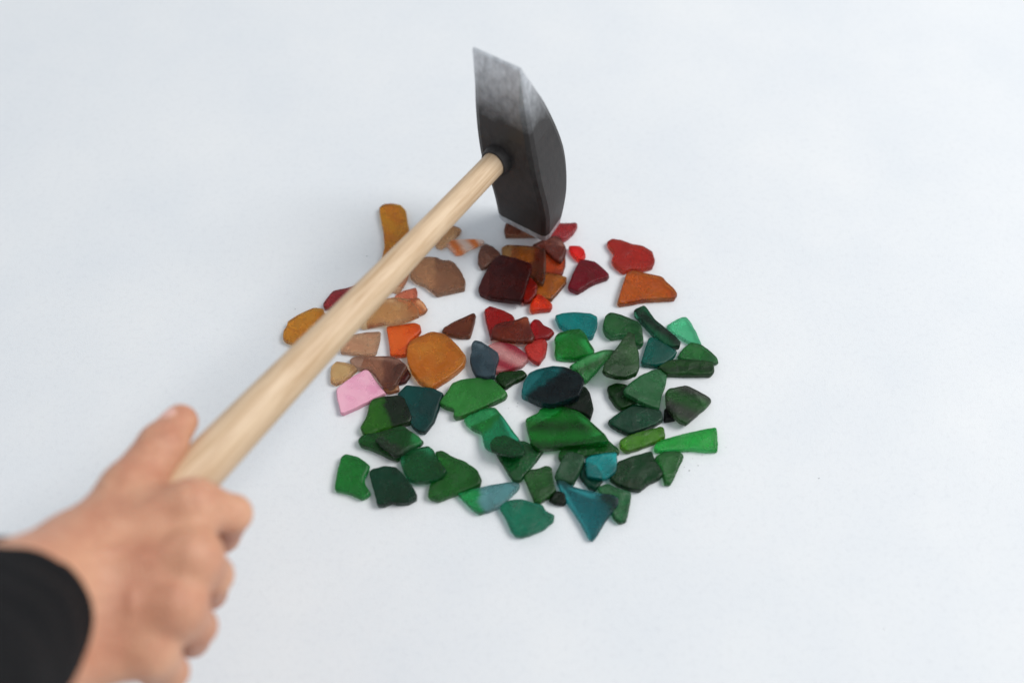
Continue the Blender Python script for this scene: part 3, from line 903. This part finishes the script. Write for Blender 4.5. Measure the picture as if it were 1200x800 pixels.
def mat_skin():
    m, nt, b, out = new_mat('skin')
    tc = node(nt, 'ShaderNodeTexCoord')
    n = node(nt, 'ShaderNodeTexNoise', Scale=32.0, Detail=4.0, Roughness=0.6)
    nt.links.new(tc.outputs['Object'], n.inputs['Vector'])
    r = node(nt, 'ShaderNodeValToRGB')
    e = r.color_ramp.elements
    e[0].position = 0.32; e[0].color = rgb((194, 132, 104))
    e[1].position = 0.68; e[1].color = rgb((216, 164, 132))
    nt.links.new(n.outputs['Fac'], r.inputs['Fac'])
    n2 = node(nt, 'ShaderNodeTexNoise', Scale=350.0, Detail=4.0)
    nt.links.new(tc.outputs['Object'], n2.inputs['Vector'])
    mx = node(nt, 'ShaderNodeMix', data_type='RGBA', blend_type='MULTIPLY')
    mx.inputs[0].default_value = 0.35
    nt.links.new(r.outputs['Color'], mx.inputs[6]); nt.links.new(n2.outputs['Color'], mx.inputs[7])
    rc = node(nt, 'ShaderNodeValToRGB')
    rc.color_ramp.elements[0].color = (.72, .62, .6, 1); rc.color_ramp.elements[0].position = .35
    rc.color_ramp.elements[1].position = .65
    nt.links.new(n2.outputs['Fac'], rc.inputs['Fac']); nt.links.new(rc.outputs['Color'], mx.inputs[7])
    nt.links.new(mx.outputs[2], b.inputs['Base Color'])
    b.inputs['Roughness'].default_value = 0.52
    b.inputs['Subsurface Weight'].default_value = 0.15
    b.inputs['Subsurface Radius'].default_value = (1, .35, .2)
    b.inputs['Subsurface Scale'].default_value = 0.004
    # fine wrinkles, stretched across the back of the hand
    mp = node(nt, 'ShaderNodeMapping')
    mp.inputs['Rotation'].default_value = (0, 0, math.radians(-25))
    mp.inputs['Scale'].default_value = (1, .28, 1)
    nt.links.new(tc.outputs['Object'], mp.inputs['Vector'])
    v = node(nt, 'ShaderNodeTexVoronoi', Scale=520.0)
    v.feature = 'DISTANCE_TO_EDGE'
    nt.links.new(mp.outputs[0], v.inputs['Vector'])
    n3 = node(nt, 'ShaderNodeTexNoise', Scale=120.0, Detail=5.0)
    nt.links.new(mp.outputs[0], n3.inputs['Vector'])
    ad = node(nt, 'ShaderNodeMath', operation='MULTIPLY_ADD')
    ad.inputs[1].default_value = 0.6
    nt.links.new(v.outputs['Distance'], ad.inputs[0]); nt.links.new(n3.outputs['Fac'], ad.inputs[2])
    bp = node(nt, 'ShaderNodeBump', Strength=0.6, Distance=0.0018)
    nt.links.new(ad.outputs[0], bp.inputs['Height']); nt.links.new(bp.outputs['Normal'], b.inputs['Normal'])
    return m


person = link('person', me, mat_skin())
tag(person, "person's right hand in a black sleeve gripping the wooden hammer handle, thumb along it", 'person')
sm = person.modifiers.new('smooth', 'SMOOTH'); sm.factor = .5; sm.iterations = 2


def mat_cloth():
    m, nt, b, out = new_mat('black_knit')
    tc = node(nt, 'ShaderNodeTexCoord')
    n = node(nt, 'ShaderNodeTexNoise', Scale=900.0, Detail=2.0)
    nt.links.new(tc.outputs['Object'], n.inputs['Vector'])
    r = node(nt, 'ShaderNodeValToRGB')
    r.color_ramp.elements[0].color = (.005, .005, .0055, 1); r.color_ramp.elements[1].color = (.013, .013, .0145, 1)
    nt.links.new(n.outputs['Fac'], r.inputs['Fac']); nt.links.new(r.outputs['Color'], b.inputs['Base Color'])
    b.inputs['Roughness'].default_value = .95
    b.inputs['Specular IOR Level'].default_value = .15
    bp = node(nt, 'ShaderNodeBump', Strength=.5, Distance=.0006)
    nt.links.new(n.outputs['Fac'], bp.inputs['Height']); nt.links.new(bp.outputs['Normal'], b.inputs['Normal'])
    return m


# sleeve: a tube round the forearm with a turned-in cuff
Cw = Vector(P(-10, 730, .162)); Cf = Vector(P(-150, 880, .262))
ax = (Cf - Cw).normalized()
sx = Vector((0, 0, 1)).cross(ax).normalized(); sy = ax.cross(sx)
secs = []
NS = 72
stations = [(.010, .86, 0), (.002, .90, 0), (-.0012, .96, 0), (-.0010, 1.0, 0), (.001, 1.03, 0)] + [(.004 + .003 * k, 1.035 + .0016 * k, 1) for k in range(60)]
for s, sc_, w in stations:
    ring = []
    for j in range(NS):
        q = 2 * math.pi * j / NS
        wr = w * .0024 * noise.noise(Vector((math.cos(q) * 2.2, math.sin(q) * 2.2, s * 55))) * min(1, s / .02)
        if .009 < s < .0125: wr -= .0012      # stitched hem
        rx = (.0435 * sc_ + wr); ry = (.0375 * sc_ + wr)
        ring.append(Cw + ax * (s + .004 * math.sin(q + 1)) + sx * math.cos(q) * rx + sy * math.sin(q) * ry)
    secs.append(ring)
sleeve = link('sleeve', loft(secs, cap=False), mat_cloth(), person)

# thumbnail
nail_m, nt, bs, _ = new_mat('nail')
bs.inputs['Base Color'].default_value = rgb((222, 172, 156)); bs.inputs['Roughness'].default_value = .3
nnz = node(nt, 'ShaderNodeTexNoise', Scale=200.0); bpz = node(nt, 'ShaderNodeBump', Strength=.1, Distance=.0005)
nt.links.new(nnz.outputs['Fac'], bpz.inputs['Height']); nt.links.new(bpz.outputs['Normal'], bs.inputs['Normal'])
ta = Vector(TH[2]); tb = Vector(TH[3]); td = (tb - ta).normalized()
nn_ = Vector((-.5, 0.0, .85)); nn_ = (nn_ - td * nn_.dot(td)).normalized(); ns = td.cross(nn_)
bm = bmesh.new()
g = []
for i in range(13):
    u = -1 + 2 * i / 12
    row = []
    for j in range(13):
        v = -1 + 2 * j / 12
        L = .0068; Wd = .0056 * (1 - .10 * max(u, 0) ** 2) * (1 - .35 * max(0, abs(u) - .6) / .4)
        ang = v * 0.85
        rad = .0101 - .0007 * u - .0006 * u * u
        p = tb - td * .0042 + td * (u * L * (1 - .12 * v * v)) + ns * math.sin(ang) * Wd * 1.35 + nn_ * (rad * math.cos(ang * .8))
        row.append(bm.verts.new(p))
    g.append(row)
for i in range(12):
    for j in range(12):
        bm.faces.new((g[i][j], g[i + 1][j], g[i + 1][j + 1], g[i][j + 1]))
bmesh.ops.recalc_face_normals(bm, faces=bm.faces)
nail = link('thumbnail', bm, nail_m, person)
so = nail.modifiers.new('thick', 'SOLIDIFY'); so.thickness = .0006; so.offset = -1

# ------------------------------------------------------------------ light
def area(name, loc, target, size, power, col):
    l = bpy.data.lights.new(name, 'AREA')
    l.shape = 'DISK'; l.size = size; l.energy = power; l.color = col
    o = bpy.data.objects.new(name, l)
    COL.objects.link(o)
    o.location = loc
    o.rotation_euler = (Vector(target) - Vector(loc)).to_track_quat('-Z', 'Y').to_euler()
    return o


area('softbox', (2.1, 0.30, 2.6), (0.0, 0.05, 0), 1.7, 80.0, (1.0, 0.985, 0.96))
w = bpy.data.worlds.new('World'); sc.world = w; w.use_nodes = True
bg = w.node_tree.nodes['Background']
bg.inputs['Color'].default_value = (0.87, 0.935, 1.0, 1)
bg.inputs['Strength'].default_value = 0.60

sc.view_settings.view_transform = 'Standard'
sc.view_settings.look = 'None'
sc.view_settings.exposure = 0
sc.view_settings.gamma = 1
sc.cycles.use_denoising = True
sc.cycles.max_bounces = 12
sc.cycles.transmission_bounces = 8
sc.cycles.sample_clamp_indirect = 4
sc.cycles.caustics_refractive = True
sc.cycles.blur_glossy = 0.5
